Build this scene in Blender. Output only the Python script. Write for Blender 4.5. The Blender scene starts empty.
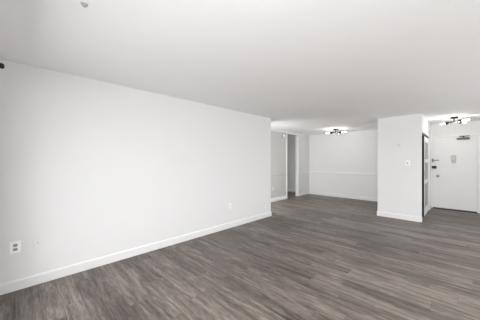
import bpy, bmesh, math
from mathutils import Vector, Matrix

sc = bpy.context.scene
C = sc.collection
PI = math.pi

# ------------------------------------------------------------------ camera
CAM_H = 1.39
cam_d = bpy.data.cameras.new('camera')
cam_d.sensor_width = 36.0
cam_d.lens = 36.0 * 221.0 / 480.0
cam_d.clip_start = 0.02
cam_d.shift_y = 0.4 / 480.0
cam = bpy.data.objects.new('camera', cam_d)
cam.location = (0, 0, CAM_H)
cam.rotation_euler = (PI / 2, 0, math.radians(45))
C.objects.link(cam)
sc.camera = cam

# ------------------------------------------------------------------ world
world = bpy.data.worlds.new('world')
sc.world = world
world.use_nodes = True
bg = world.node_tree.nodes['Background']
_nt = world.node_tree
_tc = _nt.nodes.new('ShaderNodeTexCoord')
_sp = _nt.nodes.new('ShaderNodeSeparateXYZ')
_rp = _nt.nodes.new('ShaderNodeValToRGB')          # ground below the horizon, bright overcast sky above
_mr = _nt.nodes.new('ShaderNodeMapRange')
_mr.inputs['From Min'].default_value = -1.0
_rp.color_ramp.elements[0].position, _rp.color_ramp.elements[0].color = 0.47, (0.10, 0.10, 0.095, 1)
_rp.color_ramp.elements[1].position, _rp.color_ramp.elements[1].color = 0.52, (0.97, 0.98, 1.0, 1)
_nt.links.new(_tc.outputs['Generated'], _sp.inputs[0])
_nt.links.new(_sp.outputs['Z'], _mr.inputs['Value'])
_nt.links.new(_mr.outputs[0], _rp.inputs[0])
_nt.links.new(_rp.outputs[0], bg.inputs[0])
bg.inputs[1].default_value = 0.8


def area(name, loc, direction, sx, sy, power, color=(1, 1, 1), spread=180):
    d = bpy.data.lights.new(name, 'AREA')
    d.shape = 'RECTANGLE'
    d.size, d.size_y = sx, sy
    d.energy = power
    d.color = color
    d.spread = math.radians(spread)
    o = bpy.data.objects.new(name, d)
    o.location = loc
    o.rotation_euler = Vector(direction).to_track_quat('-Z', 'Y').to_euler()
    C.objects.link(o)
    return o


# daylight through the window behind the camera; right, nook and hall sources added
area('daylight_back_window', (-1.7, -0.80, 1.40), (0, 1, -0.6), 1.75, 1.9, 36, (0.985, 0.99, 1.0))
area('daylight_back_window', (0.05, -0.80, 1.40), (0, 1, -0.6), 1.75, 1.9, 176, (0.985, 0.99, 1.0))
area('added_light_right', (2.85, 2.3, 1.35), (-1, 0, -0.4), 2.0, 1.9, 50, (0.985, 0.99, 1.0))  # added source behind an unseen right window, evens out the left wall
area('added_light_right', (2.85, 4.8, 1.35), (-1, 0, -0.4), 3.0, 1.9, 150, (0.985, 0.99, 1.0))
area('added_light_nook', (-3.98, 4.16, 1.35), (0, 1, -0.5), 0.8, 1.5, 92, (0.985, 0.99, 1.0))  # added source out of view, fills the dining back wall
area('added_light_hall', (-6.95, 6.9, 1.1), (1, 0, 0), 1.2, 1.8, 14, (0.985, 0.99, 1.0))  # added source out of view, brightens the hall

LAMP_W = 11.0              # each ceiling light

vs = sc.view_settings
vs.view_transform = 'Standard'
vs.look = 'None'
vs.exposure = 0.02
vs.gamma = 1.0
vs.use_curve_mapping = False
sc.cycles.use_denoising = True
sc.cycles.max_bounces = 14
sc.cycles.diffuse_bounces = 10
sc.cycles.glossy_bounces = 4
sc.cycles.transparent_max_bounces = 8
sc.cycles.sample_clamp_indirect = 6.0
sc.cycles.caustics_reflective = False
sc.cycles.caustics_refractive = False


# ------------------------------------------------------------------ materials
def mat(name, color, rough=0.5, metal=0.0, noise=0.0, nscale=40, bump=0.0, bscale=200, spec=0.5,
        emit=None, estr=0.0):
    m = bpy.data.materials.new(name)
    m.use_nodes = True
    nt = m.node_tree
    b = nt.nodes['Principled BSDF']
    b.inputs['Base Color'].default_value = (*color, 1)
    b.inputs['Roughness'].default_value = rough
    b.inputs['Metallic'].default_value = metal
    b.inputs['Specular IOR Level'].default_value = spec
    tc = nt.nodes.new('ShaderNodeTexCoord')
    if noise > 0:
        n = nt.nodes.new('ShaderNodeTexNoise')
        n.inputs['Scale'].default_value = nscale
        n.inputs['Detail'].default_value = 4
        nt.links.new(tc.outputs['Object'], n.inputs['Vector'])
        mx = nt.nodes.new('ShaderNodeMix')
        mx.data_type = 'RGBA'
        mx.inputs['A'].default_value = (*[c * (1 - noise) for c in color], 1)
        mx.inputs['B'].default_value = (*[min(1, c * (1 + noise)) for c in color], 1)
        nt.links.new(n.outputs['Fac'], mx.inputs['Factor'])
        nt.links.new(mx.outputs['Result'], b.inputs['Base Color'])
    if bump > 0:
        n2 = nt.nodes.new('ShaderNodeTexNoise')
        n2.inputs['Scale'].default_value = bscale
        n2.inputs['Detail'].default_value = 3
        nt.links.new(tc.outputs['Object'], n2.inputs['Vector'])
        bp = nt.nodes.new('ShaderNodeBump')
        bp.inputs['Strength'].default_value = bump
        bp.inputs['Distance'].default_value = 0.002
        nt.links.new(n2.outputs['Fac'], bp.inputs['Height'])
        nt.links.new(bp.outputs['Normal'], b.inputs['Normal'])
    if emit:
        b.inputs['Emission Color'].default_value = (*emit, 1)
        b.inputs['Emission Strength'].default_value = estr
    return m


def floor_material():
    m = bpy.data.materials.new('grey_oak_vinyl_planks')
    m.use_nodes = True
    nt = m.node_tree
    N, L = nt.nodes.new, nt.links.new
    b = nt.nodes['Principled BSDF']
    tc = N('ShaderNodeTexCoord')
    sep = N('ShaderNodeSeparateXYZ')
    L(tc.outputs['Object'], sep.inputs[0])

    def math_(op, a, bb=None):
        n = N('ShaderNodeMath')
        n.operation = op
        for i, v in enumerate((a, bb)):
            if v is None:
                continue
            if isinstance(v, (int, float)):
                n.inputs[i].default_value = v
            else:
                L(v, n.inputs[i])
        return n.outputs[0]

    W, LEN = 0.150, 1.22
    yrow = math_('DIVIDE', sep.outputs['Y'], W)
    row = math_('FLOOR', yrow)
    fy = math_('SUBTRACT', yrow, row)
    wn = N('ShaderNodeTexWhiteNoise')
    wn.noise_dimensions = '1D'
    L(row, wn.inputs['W'])
    xs = math_('ADD', math_('DIVIDE', sep.outputs['X'], LEN), math_('MULTIPLY', wn.outputs['Value'], 7.0))
    col = math_('FLOOR', xs)
    fx = math_('SUBTRACT', xs, col)
    idv = N('ShaderNodeCombineXYZ')
    L(row, idv.inputs[0])
    L(col, idv.inputs[1])
    wn2 = N('ShaderNodeTexWhiteNoise')
    wn2.noise_dimensions = '3D'
    L(idv.outputs[0], wn2.inputs['Vector'])
    rnd = wn2.outputs['Value']
    # grain coordinates: stretched along X, shifted for each plank
    gv = N('ShaderNodeCombineXYZ')
    L(math_('ADD', math_('MULTIPLY', sep.outputs['X'], 1.35), math_('MULTIPLY', rnd, 37.0)), gv.inputs[0])
    L(math_('MULTIPLY', sep.outputs['Y'], 14.0), gv.inputs[1])
    L(math_('MULTIPLY', rnd, 19.0), gv.inputs[2])
    g1 = N('ShaderNodeTexNoise')
    g1.inputs['Scale'].default_value = 1.7
    g1.inputs['Detail'].default_value = 6
    g1.inputs['Roughness'].default_value = 0.62
    g1.inputs['Distortion'].default_value = 0.6
    L(gv.outputs[0], g1.inputs['Vector'])
    g2 = N('ShaderNodeTexNoise')
    g2.inputs['Scale'].default_value = 9.0
    g2.inputs['Detail'].default_value = 5
    g2.inputs['Roughness'].default_value = 0.6
    L(gv.outputs[0], g2.inputs['Vector'])
    # broad tone of each plank
    g = math_('ADD', math_('MULTIPLY', g1.outputs['Fac'], 0.60), math_('MULTIPLY', g2.outputs['Fac'], 0.34))
    t = math_('ADD', g, math_('MULTIPLY', math_('SUBTRACT', rnd, 0.5), 0.115))
    ramp = N('ShaderNodeValToRGB')
    e = ramp.color_ramp.elements
    e[0].position, e[0].color = 0.32, (0.046, 0.036, 0.030, 1)
    e[1].position, e[1].color = 0.62, (0.290, 0.250, 0.218, 1)
    mid = ramp.color_ramp.elements.new(0.48)
    mid.color = (0.146, 0.123, 0.107, 1)
    L(t, ramp.inputs[0])
    # scattered dark knots and cathedral blotches
    kv = N('ShaderNodeCombineXYZ')
    L(math_('ADD', math_('MULTIPLY', sep.outputs['X'], 3.2), math_('MULTIPLY', rnd, 51.0)), kv.inputs[0])
    L(math_('MULTIPLY', sep.outputs['Y'], 11.0), kv.inputs[1])
    kn = N('ShaderNodeTexNoise')
    kn.inputs['Scale'].default_value = 1.6
    kn.inputs['Detail'].default_value = 3
    L(kv.outputs[0], kn.inputs['Vector'])
    kr = N('ShaderNodeMapRange')
    kr.inputs['From Min'].default_value = 0.60
    kr.inputs['From Max'].default_value = 0.74
    L(kn.outputs['Fac'], kr.inputs['Value'])
    kmix = N('ShaderNodeMix')
    kmix.data_type = 'RGBA'
    L(math_('MULTIPLY', kr.outputs[0], 0.55), kmix.inputs['Factor'])
    L(ramp.outputs[0], kmix.inputs['A'])
    kmix.inputs['B'].default_value = (0.060, 0.046, 0.038, 1)
    # seams
    ey = math_('MULTIPLY', math_('MINIMUM', fy, math_('SUBTRACT', 1.0, fy)), W)
    ex = math_('MULTIPLY', math_('MINIMUM', fx, math_('SUBTRACT', 1.0, fx)), LEN)
    edge = math_('MINIMUM', ey, ex)
    seam = math_('LESS_THAN', edge, 0.0016)
    mx = N('ShaderNodeMix')
    mx.data_type = 'RGBA'
    L(math_('MULTIPLY', seam, 0.6), mx.inputs['Factor'])
    L(kmix.outputs['Result'], mx.inputs['A'])
    mx.inputs['B'].default_value = (0.045, 0.038, 0.034, 1)
    L(mx.outputs['Result'], b.inputs['Base Color'])
    b.inputs['Roughness'].default_value = 0.46
    b.inputs['Specular IOR Level'].default_value = 0.35
    bp = N('ShaderNodeBump')
    bp.inputs['Strength'].default_value = 0.25
    bp.inputs['Distance'].default_value = 0.002
    L(math_('SUBTRACT', g2.outputs['Fac'], math_('MULTIPLY', seam, 1.0)), bp.inputs['Height'])
    L(bp.outputs['Normal'], b.inputs['Normal'])
    return m


def glass_material():
    m = bpy.data.materials.new('window_glass')
    m.use_nodes = True
    nt = m.node_tree
    for n in list(nt.nodes):
        if n.type != 'OUTPUT_MATERIAL':
            nt.nodes.remove(n)
    out = [n for n in nt.nodes if n.type == 'OUTPUT_MATERIAL'][0]
    tr = nt.nodes.new('ShaderNodeBsdfTransparent')
    gl = nt.nodes.new('ShaderNodeBsdfGlossy')
    gl.inputs['Roughness'].default_value = 0.02
    mx = nt.nodes.new('ShaderNodeMixShader')
    mx.inputs[0].default_value = 0.06
    nt.links.new(tr.outputs[0], mx.inputs[1])
    nt.links.new(gl.outputs[0], mx.inputs[2])
    nt.links.new(mx.outputs[0], out.inputs[0])
    return m


M = {
    'floor': floor_material(),
    'wall': mat('white_wall_paint', (0.72, 0.72, 0.72), 0.75, noise=0.012, nscale=3, bump=0.08, bscale=350, spec=0.25),
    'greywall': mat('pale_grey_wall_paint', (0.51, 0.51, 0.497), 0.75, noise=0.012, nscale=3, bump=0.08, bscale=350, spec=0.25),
    'ceiling': mat('white_ceiling_paint', (0.90, 0.90, 0.898), 0.9, noise=0.012, nscale=4, bump=0.1, bscale=250, spec=0.2),
    'trim': mat('white_semi_gloss_trim', (0.745, 0.745, 0.743), 0.38, noise=0.01, nscale=8),
    'door': mat('white_door_paint', (0.73, 0.728, 0.725), 0.45, noise=0.012, nscale=5),
    'plate': mat('white_plastic', (0.86, 0.86, 0.85), 0.35, noise=0.01, nscale=60),
    'painted': mat('painted_over_plate', (0.71, 0.71, 0.71), 0.6, noise=0.01, nscale=60),
    'slot': mat('grey_socket_plastic', (0.30, 0.30, 0.30), 0.5, noise=0.05, nscale=90),
    'hole': mat('dark_slot', (0.03, 0.03, 0.03), 0.6, noise=0.05, nscale=90),
    'black': mat('black_metal', (0.018, 0.017, 0.016), 0.42, 0.5, noise=0.15, nscale=60),
    'bronze': mat('dark_grey_metal', (0.11, 0.105, 0.10), 0.4, 0.6, noise=0.15, nscale=60),
    'steel': mat('brushed_steel', (0.42, 0.42, 0.41), 0.35, 0.9, noise=0.08, nscale=80),
    'greyplate': mat('light_grey_metal', (0.50, 0.50, 0.49), 0.45, 0.2, noise=0.05, nscale=80),
    'doorplate': mat('pale_grey_metal', (0.50, 0.50, 0.495), 0.5, 0.1, noise=0.05, nscale=80),
    'knob': mat('dull_steel', (0.22, 0.22, 0.215), 0.4, 0.8, noise=0.08, nscale=80),
    'disc': mat('pale_grey_cover_paint', (0.64, 0.64, 0.635), 0.7, noise=0.02, nscale=60),
    'greypaint': mat('grey_cap_paint', (0.40, 0.40, 0.40), 0.6, noise=0.05, nscale=80),
    'panel': mat('grey_door_panel', (0.22, 0.22, 0.215), 0.35, noise=0.04, nscale=14),
    'gap': mat('dark_sweep_and_strip', (0.03, 0.028, 0.026), 0.7, noise=0.1, nscale=40),
    'closet_shadow': mat('closet_shadow_lining', (0.10, 0.095, 0.09), 0.8, noise=0.06, nscale=10),  # dark colour stands in for shade inside the closet
    'shade': mat('frosted_glass_shade', (0.9, 0.9, 0.88), 0.3, noise=0.01, nscale=30,
                 emit=(1.0, 0.96, 0.88), estr=2.5),
    'glass': glass_material(),
}


# ------------------------------------------------------------------ mesh helpers
def add_box(bm, lo, hi, bevel=0.0):
    r = bmesh.ops.create_cube(bm, size=1)
    c = [(a + b) / 2 for a, b in zip(lo, hi)]
    s = [abs(b - a) for a, b in zip(lo, hi)]
    for v in r['verts']:
        v.co = Vector((v.co.x * s[0] + c[0], v.co.y * s[1] + c[1], v.co.z * s[2] + c[2]))
    if bevel > 0:
        es = list({e for v in r['verts'] for e in v.link_edges})
        bmesh.ops.bevel(bm, geom=es, offset=bevel, segments=2, profile=0.5, affect='EDGES')


def add_cyl(bm, p, q, r1, r2=None, seg=24):
    p, q = Vector(p), Vector(q)
    d = q - p
    mt = Matrix.Translation((p + q) / 2) @ d.to_track_quat('Z', 'Y').to_matrix().to_4x4()
    bmesh.ops.create_cone(bm, cap_ends=True, segments=seg, radius1=r1, radius2=r1 if r2 is None else r2,
                          depth=d.length, matrix=mt)


def add_lathe(bm, prof, origin, axis, seg=28):
    """prof = [(radius, distance along axis)]"""
    o, a = Vector(origin), Vector(axis).normalized()
    u = a.orthogonal().normalized()
    w = a.cross(u)
    rings = []
    for r, h in prof:
        if r < 1e-5:
            rings.append([bm.verts.new(o + a * h)])
        else:
            rings.append([bm.verts.new(o + a * h + (u * math.cos(2 * PI * k / seg) + w * math.sin(2 * PI * k / seg)) * r)
                          for k in range(seg)])
    for A, B in zip(rings, rings[1:]):
        for k in range(seg):
            k2 = (k + 1) % seg
            if len(A) == 1 and len(B) == 1:
                continue
            if len(A) == 1:
                bm.faces.new((A[0], B[k2], B[k]))
            elif len(B) == 1:
                bm.faces.new((A[k], A[k2], B[0]))
            else:
                bm.faces.new((A[k], A[k2], B[k2], B[k]))
    if len(rings[0]) > 1:
        bm.faces.new(list(reversed(rings[0])))
    if len(rings[-1]) > 1:
        bm.faces.new(rings[-1])


def add_profile(bm, prof, a, b, out):
    """sweep a trim profile [(offset from wall, z)] from floor point a to b; out = normal of the wall"""
    a, b, out = Vector((*a, 0)), Vector((*b, 0)), Vector((*out, 0)).normalized()
    ra = [bm.verts.new(a + out * x + Vector((0, 0, z))) for x, z in prof]
    rb = [bm.verts.new(b + out * x + Vector((0, 0, z))) for x, z in prof]
    n = len(prof)
    for i in range(n):
        j = (i + 1) % n
        bm.faces.new((ra[i], ra[j], rb[j], rb[i]))
    bm.faces.new(list(reversed(ra)))
    bm.faces.new(rb)


def obj(name, bm, material, parent=None, smooth=False, loc=None):
    bmesh.ops.recalc_face_normals(bm, faces=bm.faces)
    me = bpy.data.meshes.new(name)
    bm.to_mesh(me)
    bm.free()
    me.materials.append(material)
    if smooth:
        for p in me.polygons:
            p.use_smooth = True
        try:
            me.set_sharp_from_angle(angle=math.radians(40))
        except Exception:
            pass
    o = bpy.data.objects.new(name, me)
    C.objects.link(o)
    if parent is not None:
        o.parent = parent
    if loc is not None:
        o.location = loc
    return o


def struct(name, bm, material, label, cat, smooth=False):
    o = obj(name, bm, material, None, smooth)
    o['kind'] = 'structure'
    o['label'] = label
    o['category'] = cat
    return o


def tag(o, label, cat, group=None):
    o['label'] = label
    o['category'] = cat
    if group:
        o['group'] = group
    return o


def thing(name, label, cat, loc, rotz=0, group=None):
    o = bpy.data.objects.new(name, None)
    C.objects.link(o)
    o.empty_display_size = 0.1
    o.location = loc
    o.rotation_euler = (0, 0, rotz)
    return tag(o, label, cat, group)


def boxes(*bs, bevel=0.0):
    bm = bmesh.new()
    for lo, hi in bs:
        add_box(bm, lo, hi, bevel)
    return bm


# ------------------------------------------------------------------ the room
H = 2.44          # ceiling height
T = 0.12          # wall thickness
XL = -3.37        # long living-room wall
YE = 4.46         # its far end
XD = -4.48        # dining side wall
YB = 8.57         # far wall (dining and entry)
YW = -0.17        # window wall
XR = 2.30         # right wall
PX0, PX1, PY = -1.49, -0.63, 6.40   # closet block
HY0, HY1 = 6.90, 7.68               # hall opening
XH = -6.6                           # far end of the hall

struct('floor', boxes(((XH - T, YW - 0.5, -0.1), (XR + 0.4, YB + T, 0.0))), M['floor'],
       'grey brown wood plank floor running through living room, dining nook and entry', 'floor')
struct('ceiling', boxes(((XH - T, YW - 0.5, H), (XR + 0.4, YB + T, H + 0.1))), M['ceiling'],
       'smooth flat white ceiling over the whole apartment', 'ceiling')

struct('wall_left', boxes(((XL - T, YW - 0.33, 0), (XL, YE, H))), M['wall'],
       'long bare white wall on the left of the living room', 'wall')
VX0, VX1, VZ0, VZ1 = -4.38, -3.58, 0.60, 1.80
struct('wall_return', boxes(((XD - T, YE - T, 0), (VX0, YE, H)), ((VX1, YE - T, 0), (XL - T, YE, H)),
                            ((VX0, YE - T, 0), (VX1, YE, VZ0)), ((VX0, YE - T, VZ1), (VX1, YE, H))), M['wall'],
       'short white return wall with an added window behind the end of the long left wall', 'wall')
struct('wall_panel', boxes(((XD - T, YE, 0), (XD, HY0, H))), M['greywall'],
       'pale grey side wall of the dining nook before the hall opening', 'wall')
struct('wall_dining_left', boxes(((XD - T, HY1, 0), (XD, YB, H)),
                                 ((XD - T, HY0, 2.36), (XD, HY1, H))), M['wall'],
       'white dining nook side wall beyond the hall opening', 'wall')
struct('wall_back', boxes(((XH, YB, 0), (XR, YB + T, H))), M['wall'],
       'white far wall behind dining nook and entry door', 'wall')
struct('wall_hall', boxes(((XH - T, 5.3, 0), (XH, 6.3, H)), ((XH - T, 7.5, 0), (XH, YB + T, H)), ((XH - T, 6.3, 2.05), (XH, 7.5, H)), ((XH, 5.3, 0), (XD - T, 5.3 + T, H))), M['wall'],
       'white walls of the dark hall beyond the opening, with an added doorway', 'wall')  # doorway opening added to let light into the hall
struct('wall_right', boxes(((XR, YW - 0.33, 0), (XR + T, 1.3, H)), ((XR, 6.3, 0), (XR + T, YB + T, H)),
                           ((XR, 1.3, 0), (XR + T, 6.3, 0.3)), ((XR, 1.3, 2.2), (XR + T, 6.3, H))), M['wall'],
       'white wall on the right side of the living room with an added window', 'wall')
WX0, WX1, WZ0, WZ1 = -2.60, 0.90, 0.30, 2.12
struct('wall_window', boxes(((XL - T, YW - 0.33, 0), (WX0, YW, H)), ((WX1, YW - 0.33, 0), (XR + T, YW, H)),
                            ((WX0, YW - 0.33, 0), (WX1, YW, WZ0)), ((WX0, YW - 0.33, WZ1), (WX1, YW, H))), M['wall'],
       'white window wall beside the camera with the wide window', 'wall')
# closet block between dining nook and entry
CY0, CY1, CZ = 6.455, 8.10, 2.03
struct('wall_closet', boxes(((PX0, PY, 0), (PX1, PY + 0.05, H)), ((PX0, PY + 0.05, 0), (PX0 + T, YB, H)),
                            ((PX1 - 0.10, CY1, 0), (PX1, YB, H)), ((PX1 - 0.10, PY + 0.05, CZ), (PX1, CY1, H))),
       M['wall'], 'white closet block standing between the dining nook and the entry', 'wall')

# windows
def window(name, x0, x1, y, z0, z1, axis, n, label):
    """frame in a plane; axis 'x' = runs along X at depth y, 'y' = runs along Y at depth y"""
    def bx(a0, a1, d0, d1, zz0, zz1):
        return ((a0, d0, zz0), (a1, d1, zz1)) if axis == 'x' else ((d0, a0, zz0), (d1, a1, zz1))
    w = 0.05
    bs = [bx(x0, x1, y - .03, y + .03, z0, z0 + w), bx(x0, x1, y - .03, y + .03, z1 - w, z1)]
    for k in range(n + 1):
        c = x0 + (x1 - x0 - w) * k / n
        bs.append(bx(c, c + w, y - .03, y + .03, z0 + w, z1 - w))
    o = struct(name, boxes(*bs), M['trim'], label,
               'window')
    for k in range(n):
        c0 = x0 + (x1 - x0 - w) * k / n + w
        c1 = x0 + (x1 - x0 - w) * (k + 1) / n
        obj('pane', boxes(bx(c0, c1, y - .004, y + .004, z0 + w, z1 - w)), M['glass'], o)
    return o


window('window_1', WX0, WX1, YW - 0.27, WZ0, WZ1, 'x', 3, 'wide white framed window beside the camera')
window('window_added_right', 1.3, 6.3, XR + 0.07, 0.3, 2.2, 'y', 4, 'wide white framed window added unseen in the right wall')  # unseen window, added for daylight from the right
window('window_added_nook', VX0, VX1, YE - 0.07, VZ0, VZ1, 'x', 2, 'small white framed window added unseen in the return wall of the dining nook')  # hidden window, added to light the dining back wall

# trims
BASE = [(0, 0), (0.014, 0), (0.014, 0.095), (0.009, 0.108), (0.004, 0.114), (0, 0.114)]
def base(name, runs, label):
    bm = bmesh.new()
    for a, b, out in runs:
        add_profile(bm, BASE, a, b, out)
    struct(name, bm, M['trim'], label, 'baseboard')


base('baseboard_left', [((XL, YW), (XL, YE + 0.014), (1, 0)), ((XL - 0.0, YE), (XD, YE), (0, 1))],
     'white baseboard along the long left wall')
base('baseboard_dining', [((XD, YE), (XD, HY0 - 0.055), (1, 0)), ((XD, HY1 + 0.055), (XD, YB), (1, 0)),
                          ((XD, YB), (PX0, YB), (0, -1)), ((PX0, PY), (PX0, YB), (-1, 0))],
     'white baseboard around the dining nook')
base('baseboard_closet', [((PX0 - 0.014, PY), (PX1 + 0.014, PY), (0, -1)), ((PX1, CY1 + 0.06), (PX1, YB), (1, 0))],
     'white baseboard across the front of the closet block')
base('baseboard_hall', [((XH, YB), (XD - T, YB), (0, -1)), ((XH, 5.42), (XH, 6.3), (1, 0)), ((XH, 7.5), (XH, YB), (1, 0))],
     'white baseboard in the dark hall beyond the opening')
base('baseboard_right', [((XR, YW), (XR, YB), (-1, 0))], 'white baseboard along the right wall')
base('baseboard_window', [((XL, YW), (XR, YW), (0, 1))], 'white baseboard under the wide window')
base('baseboard_entry', [((0.38, YB), (XR, YB), (0, -1))], 'white baseboard right of the entry door')

RAIL = [(0, 0.880), (0.006, 0.880), (0.012, 0.893), (0.009, 0.905), (0.012, 0.918), (0.012, 0.932), (0.008, 0.940), (0, 0.940)]
bm = bmesh.new()
add_profile(bm, RAIL, (XD, HY1 + 0.055), (XD, YB), (1, 0))
add_profile(bm, RAIL, (XD, YB), (PX0, YB), (0, -1))
struct('trim_1', bm, M['trim'], 'white chair rail round the dining nook walls', 'chair rail')
rb = bmesh.new()
add_profile(rb, RAIL, (XD, YE), (XD, HY0 - 0.055), (1, 0))
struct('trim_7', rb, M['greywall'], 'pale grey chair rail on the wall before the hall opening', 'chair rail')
CROWN = [(0, H - 0.055), (0.008, H - 0.055), (0.014, H - 0.040), (0.030, H - 0.018), (0.040, H - 0.010), (0.040, H), (0, H)]
bm = bmesh.new()
add_profile(bm, CROWN, (XD, YE), (XD, HY0 + 0.02), (1, 0))
struct('trim_2', bm, M['trim'], 'white crown moulding above the dining side wall', 'crown moulding')
# hall opening casing
w = 0.055
struct('trim_3', boxes(((XD, HY0 - w, 0), (XD + 0.018, HY0, 2.384)), ((XD, HY1, 0), (XD + 0.018, HY1 + w, 2.384)),
                       bevel=0.003), M['trim'], 'white upright casings either side of the hall opening', 'door casing')
# closet casing
struct('trim_4', boxes(((PX1, CY1, 0), (PX1 + 0.018, CY1 + 0.06, CZ + 0.06)),
                       ((PX1, PY + 0.01, CZ), (PX1 + 0.018, CY1, CZ + 0.06)),
                       ((PX1, PY + 0.006, 0), (PX1 + 0.004, CY0, CZ)), bevel=0.0015),
       M['trim'], 'white casing around the closet door', 'door casing')
# entry door frame
DX0, DX1, DZ = -0.582, 0.300, 2.045
struct('trim_5', boxes(((PX1 + 0.0, YB - 0.02, 0), (DX0 - 0.005, YB, DZ + 0.05)),
                       ((DX1 + 0.005, YB - 0.02, 0), (DX1 + 0.06, YB, DZ + 0.05)),
                       ((DX0 - 0.005, YB - 0.02, DZ + 0.006), (DX1 + 0.005, YB, DZ + 0.05)), bevel=0.003),
       M['trim'], 'white steel frame around the entry door', 'door frame')
struct('trim_6', boxes(((DX0 - 0.005, YB - 0.05, 0), (DX1 + 0.005, YB, 0.010))), M['gap'],
       'dark threshold strip under the entry door', 'threshold')

# ------------------------------------------------------------------ entry door
FY = YB - 0.012            # front face of the door
door = struct('door_1', boxes(((DX0, FY, 0.022), (DX1, YB - 0.001, DZ)), bevel=0.002), M['door'],
              'plain white entry door with closer, locks and knob', 'door')
bm = boxes(((DX0 + 0.006, FY - 0.008, 0.012), (DX1 - 0.006, FY, 0.030)))
obj('door_sweep', bm, M['gap'], door)['label'] = 'dark rubber sweep'
# door closer: body, spring cap, folded arm
cx, cz = 0.045, 1.985
bm = bmesh.new()
add_box(bm, (cx - 0.105, FY - 0.055, cz - 0.028), (cx + 0.105, FY, cz + 0.024), 0.010)
add_cyl(bm, (cx - 0.125, FY - 0.028, cz - 0.004), (cx + 0.125, FY - 0.028, cz - 0.004), 0.022)
cl = obj('door_closer', bm, M['bronze'], door, True)
cl['label'] = 'dark grey hydraulic closer body'
bm = bmesh.new()
add_cyl(bm, (cx + 0.005, FY - 0.028, cz + 0.02), (cx + 0.005, FY - 0.028, cz + 0.066), 0.016)
add_cyl(bm, (cx + 0.005, FY - 0.03, cz + 0.058), (cx - 0.075, FY - 0.15, cz + 0.058), 0.011)
add_cyl(bm, (cx - 0.075, FY - 0.15, cz + 0.058), (cx + 0.085, FY - 0.020, cz + 0.064), 0.010)
add_box(bm, (cx + 0.05, FY - 0.040, cz + 0.054), (cx + 0.12, FY - 0.008, cz + 0.074), 0.004)
obj('closer_arm', bm, M['bronze'], cl, True)
# knocker plate with viewer
kx, kz = -0.140, 1.425
bm = bmesh.new()
add_box(bm, (kx - 0.046, FY - 0.034, kz - 0.07), (kx + 0.046, FY, kz + 0.105), 0.010)
add_cyl(bm, (kx, FY - 0.034, kz - 0.07), (kx, FY, kz - 0.07), 0.0455)
kn = obj('door_knocker', bm, M['doorplate'], door, True)
kn['label'] = 'light grey round-bottomed knocker plate'
bm = bmesh.new()
add_lathe(bm, [(0.020, 0), (0.020, 0.004), (0.012, 0.007), (0, 0.007)], (kx, FY - 0.034, kz - 0.085), (0, -1, 0))
obj('striker', bm, M['greyplate'], kn, True)
# swing bar guard
bm = bmesh.new()
gz = 1.395
add_box(bm, (DX0 - 0.022, FY - 0.030, gz - 0.055), (DX0 + 0.014, FY - 0.008, gz + 0.045), 0.004)
add_box(bm, (DX0 - 0.014, FY - 0.045, gz - 0.013), (DX0 + 0.135, FY - 0.028, gz + 0.010), 0.004)
add_cyl(bm, (DX0 + 0.125, FY - 0.05, gz - 0.002), (DX0 + 0.125, FY, gz - 0.002), 0.012)
obj('door_guard', bm, M['knob'], door, True)['label'] = 'grey swing bar guard'
# rim lock
bm = bmesh.new()
lz = 1.195
add_box(bm, (DX0 - 0.018, FY - 0.050, lz - 0.040), (DX0 + 0.082, FY, lz + 0.034), 0.008)
lk = obj('rim_lock', bm, M['black'], door, True)
lk['label'] = 'black rim lock'
bm = bmesh.new()
add_lathe(bm, [(0.016, 0), (0.016, 0.012), (0.006, 0.014), (0.006, 0.022), (0, 0.022)], (DX0 + 0.045, FY - 0.050, lz), (0, -1, 0))
obj('thumb_turn', bm, M['black'], lk, True)
# knob
bm = bmesh.new()
nz, nx = 0.940, DX0 + 0.112
add_lathe(bm, [(0.034, 0), (0.034, 0.006), (0.014, 0.012), (0.012, 0.030), (0.026, 0.042), (0.030, 0.055), (0.024, 0.068), (0, 0.072)],
          (nx, FY, nz), (0, -1, 0))
obj('door_knob', bm, M['knob'], door, True)['label'] = 'round steel knob'

# ------------------------------------------------------------------ closet door (sliding leaf, three grey panels)
LY0, LY1 = 6.98, CY1 - 0.006
lx0, lx1 = PX1 - 0.026, PX1 - 0.004
st = 0.13
zz = [0.012, 0.20, 0.80, 0.90, 1.335, 1.42, 1.86, 1.985]
bs = [((lx0, LY0, zz[0]), (lx1, LY0 + st, zz[-1])), ((lx0, LY1 - st * 1.6, zz[0]), (lx1, LY1, zz[-1]))]
for a, b in ((0, 1), (2, 3), (4, 5), (6, 7)):
    bs.append(((lx0, LY0 + st, zz[a]), (lx1, LY1 - st * 1.6, zz[b])))
cd = struct('door_2', boxes(*bs, bevel=0.003), M['door'], 'white framed closet door with three grey panels, slid partly open', 'door')
for a, b in ((1, 2), (3, 4), (5, 6)):
    p = obj('door_panel', boxes(((lx0 + 0.004, LY0 + st, zz[a]), (lx1 - 0.008, LY1 - st * 1.6, zz[b]))), M['panel'], cd)
    p['label'] = 'grey inset panel'
bm = boxes(((lx1, LY0 + 0.045, 0.98), (lx1 + 0.003, LY0 + 0.075, 1.14)), bevel=0.001)
obj('finger_pull', bm, M['steel'], cd)
obj('edge_strip', boxes(((lx0, LY0 - 0.012, zz[0]), (lx1, LY0, zz[-1]))), M['gap'], cd)['label'] = 'dark edge strip'  # dark strip down the leading edge of the leaf
obj('track', boxes(((PX1 - 0.08, CY0, CZ - 0.03), (PX1 - 0.028, CY1, CZ))), M['gap'], cd)['label'] = 'dark overhead track'
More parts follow.
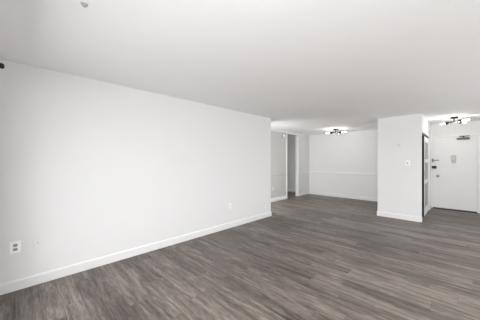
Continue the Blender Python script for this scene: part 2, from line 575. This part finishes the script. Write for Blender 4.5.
# closet inner sheets, coloured dark for the shade inside
struct('wall_closet_shadow', boxes(((PX0 + T, PY + 0.05, 0), (PX0 + T + 0.012, YB, H)),
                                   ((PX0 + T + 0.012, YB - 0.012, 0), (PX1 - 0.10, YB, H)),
                                   ((PX1 - 0.112, CY1 + 0.0, 0), (PX1 - 0.10, YB - 0.012, H))), M['closet_shadow'],
       'closet inner sheets, dark colour standing in for shade', 'wall')


# ------------------------------------------------------------------ ceiling lights
def make_fixture(label):
    t = thing('ceiling_light', label, 'ceiling light', (0, 0, H), 0, 'three-armed ceiling lights')
    bm = bmesh.new()
    add_lathe(bm, [(0.078, 0), (0.078, 0.030), (0.070, 0.035), (0.018, 0.037), (0.018, 0.042), (0, 0.042)], (0, 0, 0), (0, 0, -1), 32)
    obj('canopy', bm, M['black'], t, True)
    bm = bmesh.new()
    add_cyl(bm, (0, 0, -0.03), (0, 0, -0.125), 0.011)
    add_lathe(bm, [(0, 0), (0.026, 0.003), (0.032, 0.014), (0.026, 0.026), (0, 0.030)], (0, 0, -0.108), (0, 0, -1))
    obj('stem', bm, M['black'], t, True)
    for k in range(3):
        a = k * PI / 2
        u = Vector((math.cos(a), math.sin(a), 0))
        z = Vector((0, 0, -0.122))
        bm = bmesh.new()
        add_cyl(bm, z + u * 0.012, z + u * 0.12, 0.013)
        arm = obj('arm', bm, M['black'], t, True)
        bm = bmesh.new()
        add_lathe(bm, [(0.012, 0), (0.028, 0.010), (0.034, 0.03), (0.034, 0.085), (0, 0.085)], z + u * 0.095, u)
        obj('socket', bm, M['black'], arm, True)
        bm = bmesh.new()
        add_lathe(bm, [(0.017, 0), (0.020, 0.012), (0.021, 0.05), (0.021, 0.130), (0.018, 0.148), (0.008, 0.157), (0, 0.158)],
                  z + u * 0.178, u)
        obj('shade', bm, M['shade'], arm, True)['label'] = 'lit frosted glass shade'
    d = bpy.data.lights.new('lamp_glow', 'POINT')
    d.energy = LAMP_W
    d.shadow_soft_size = 0.03
    d.color = (1.0, 0.965, 0.91)
    g = bpy.data.objects.new('lamp_glow', d)
    C.objects.link(g)
    g.parent = t
    g.location = (0, 0, -0.19)
    return t


def copy_tree(o, parent=None):
    c = o.copy()
    C.objects.link(c)
    if parent is not None:
        c.parent = parent
    for ch in list(o.children):
        copy_tree(ch, c)
    return c


lamp = make_fixture('black three-armed ceiling light with lit frosted shades above the dining nook')
lamp2 = copy_tree(lamp)
lamp.location = (-2.96, 7.48, H)
lamp.rotation_euler = (0, 0, math.radians(6.5))
lamp2.location = (-0.12, 7.45, H)
lamp2.rotation_euler = (0, 0, math.radians(-39))
lamp2['label'] = 'black three-armed ceiling light with lit frosted shades in front of the entry door'


# ------------------------------------------------------------------ wall plates
def wall_frame(name, label, cat, loc, normal, group=None):
    """Empty whose local -Y points out of the wall"""
    n = Vector(normal)
    rz = math.atan2(n.y, n.x) + PI / 2
    return thing(name, label, cat, loc, rz, group)


def make_outlet(label, loc, normal, sock, group='duplex outlets', face='plate', w=0.078, h=0.122):
    t = wall_frame('wall_outlet', label, 'outlet', loc, normal, group)
    obj('cover_plate', boxes(((-w / 2, -0.007, -h / 2), (w / 2, 0, h / 2)), bevel=0.0025), M[face], t)
    for s in (-1, 1):
        bm = bmesh.new()
        add_box(bm, (-0.017, -0.0095, s * 0.0215 - 0.0145), (0.017, -0.006, s * 0.0215 + 0.0145), 0.003)
        so = obj('socket', bm, sock, t)
        bm = bmesh.new()
        z = s * 0.0215
        add_box(bm, (-0.0085, -0.0105, z - 0.002), (-0.0055, -0.009, z + 0.008))
        add_box(bm, (0.0055, -0.0105, z - 0.001), (0.0085, -0.009, z + 0.007))
        add_cyl(bm, (0, -0.0105, z - 0.007), (0, -0.009, z - 0.007), 0.003, seg=12)
        obj('slot', bm, M['hole'], so)
    bm = bmesh.new()
    add_cyl(bm, (0, -0.008, 0), (0, -0.0065, 0), 0.003, seg=12)
    obj('screw', bm, M['steel'], t)
    return t


make_outlet('white outlet plate with grey sockets low on the left wall, nearest the camera',
            (XL, -0.028, 0.462), (1, 0, 0), M['slot'], w=0.088, h=0.128)
make_outlet('plain white outlet low on the long left wall, towards its far end',
            (XL, 3.07, 0.455), (1, 0, 0), M['plate'])
make_outlet('small white outlet low on the dining side wall beside the hall opening',
            (XD, 6.05, 0.43), (1, 0, 0), M['painted'], face='painted')

# painted-over cable plate
t = wall_frame('cable_plate', 'painted-over cable plate low on the left wall, right of the grey-socket outlet', 'wall plate',
               (XL, 0.150, 0.455), (1, 0, 0))
obj('cover_plate', boxes(((-0.037, -0.011, -0.060), (0.037, 0, 0.060)), bevel=0.002), M['painted'], t)
bm = bmesh.new()
add_lathe(bm, [(0.008, 0), (0.008, 0.004), (0.005, 0.005), (0.005, 0.011), (0, 0.011)], (0, -0.011, 0.012), (0, -1, 0))
obj('cable_jack', bm, M['greyplate'], t, True)

# light switch on the closet block
t = wall_frame('light_switch', 'white light switch plate on the front of the closet block', 'light switch',
               (-0.881, PY, 1.325), (0, -1, 0))
obj('cover_plate', boxes(((-0.045, -0.008, -0.062), (0.045, 0, 0.062)), bevel=0.003), M['plate'], t)
b1 = obj('toggle_surround', boxes(((-0.016, -0.0095, -0.028), (0.016, -0.007, 0.028)), bevel=0.001), M['greypaint'], t)
bm = bmesh.new()
add_box(bm, (-0.006, -0.022, 0.000), (0.006, -0.008, 0.012), 0.002)
obj('toggle', bm, M['plate'], t)

# painted round cover
t = wall_frame('round_cover', 'faint pale grey round cover high on the closet block above the switch', 'cover',
               (-1.045, PY, 1.765), (0, -1, 0))
bm = bmesh.new()
add_lathe(bm, [(0.036, 0), (0.036, 0.002), (0.032, 0.004), (0, 0.005)], (0, 0, 0), (0, -1, 0))
obj('cover_disc', bm, M['disc'], t, True)

# smoke detector on the dining side wall
t = wall_frame('smoke_detector', 'small round detector high on the dining side wall beside the hall opening', 'smoke detector',
               (XD, 6.64, 2.265), (1, 0, 0))
bm = bmesh.new()
add_lathe(bm, [(0.062, 0), (0.062, 0.022), (0.056, 0.026), (0, 0.026)], (0, 0, 0), (0, -1, 0))
obj('base', bm, M['bronze'], t, True)  # dark base colour stands in for the shaded side of the white cap
bm = bmesh.new()
add_lathe(bm, [(0.056, 0.024), (0.055, 0.040), (0.045, 0.052), (0, 0.056)], (0, 0, 0), (0, -1, 0))
obj('cap', bm, M['plate'], t, True)

# small cap on the ceiling
t = thing('ceiling_fitting', 'small grey round fitting on the bare ceiling at upper left', 'ceiling fitting', (-1.79, 0.31, H))
bm = bmesh.new()
add_lathe(bm, [(0.021, 0), (0.020, 0.004), (0.012, 0.009), (0.011, 0.016), (0, 0.018)], (0, 0, 0), (0, 0, -1))
obj('cap_disc', bm, M['greypaint'], t, True)

# ------------------------------------------------------------------ bracket on the window wall
KX, KZ = -2.80, 2.205
t = thing('curtain_bracket', 'black metal curtain bracket high in the near left corner of the room', 'bracket', (KX, YW, KZ))
obj('mounting_plate', boxes(((-0.016, 0, -0.04), (0.016, 0.006, 0.04)), bevel=0.002), M['black'], t)
bm = bmesh.new()
add_cyl(bm, (0, 0.004, 0), (0, 0.05, 0), 0.008)
obj('arm', bm, M['black'], t, True)
bm = bmesh.new()
add_lathe(bm, [(0.010, 0), (0.020, 0.004), (0.024, 0.014), (0.024, 0.022), (0.016, 0.032), (0, 0.035)], (0, 0.047, 0), (0, 1, 0))
obj('end_cup', bm, M['black'], t, True)
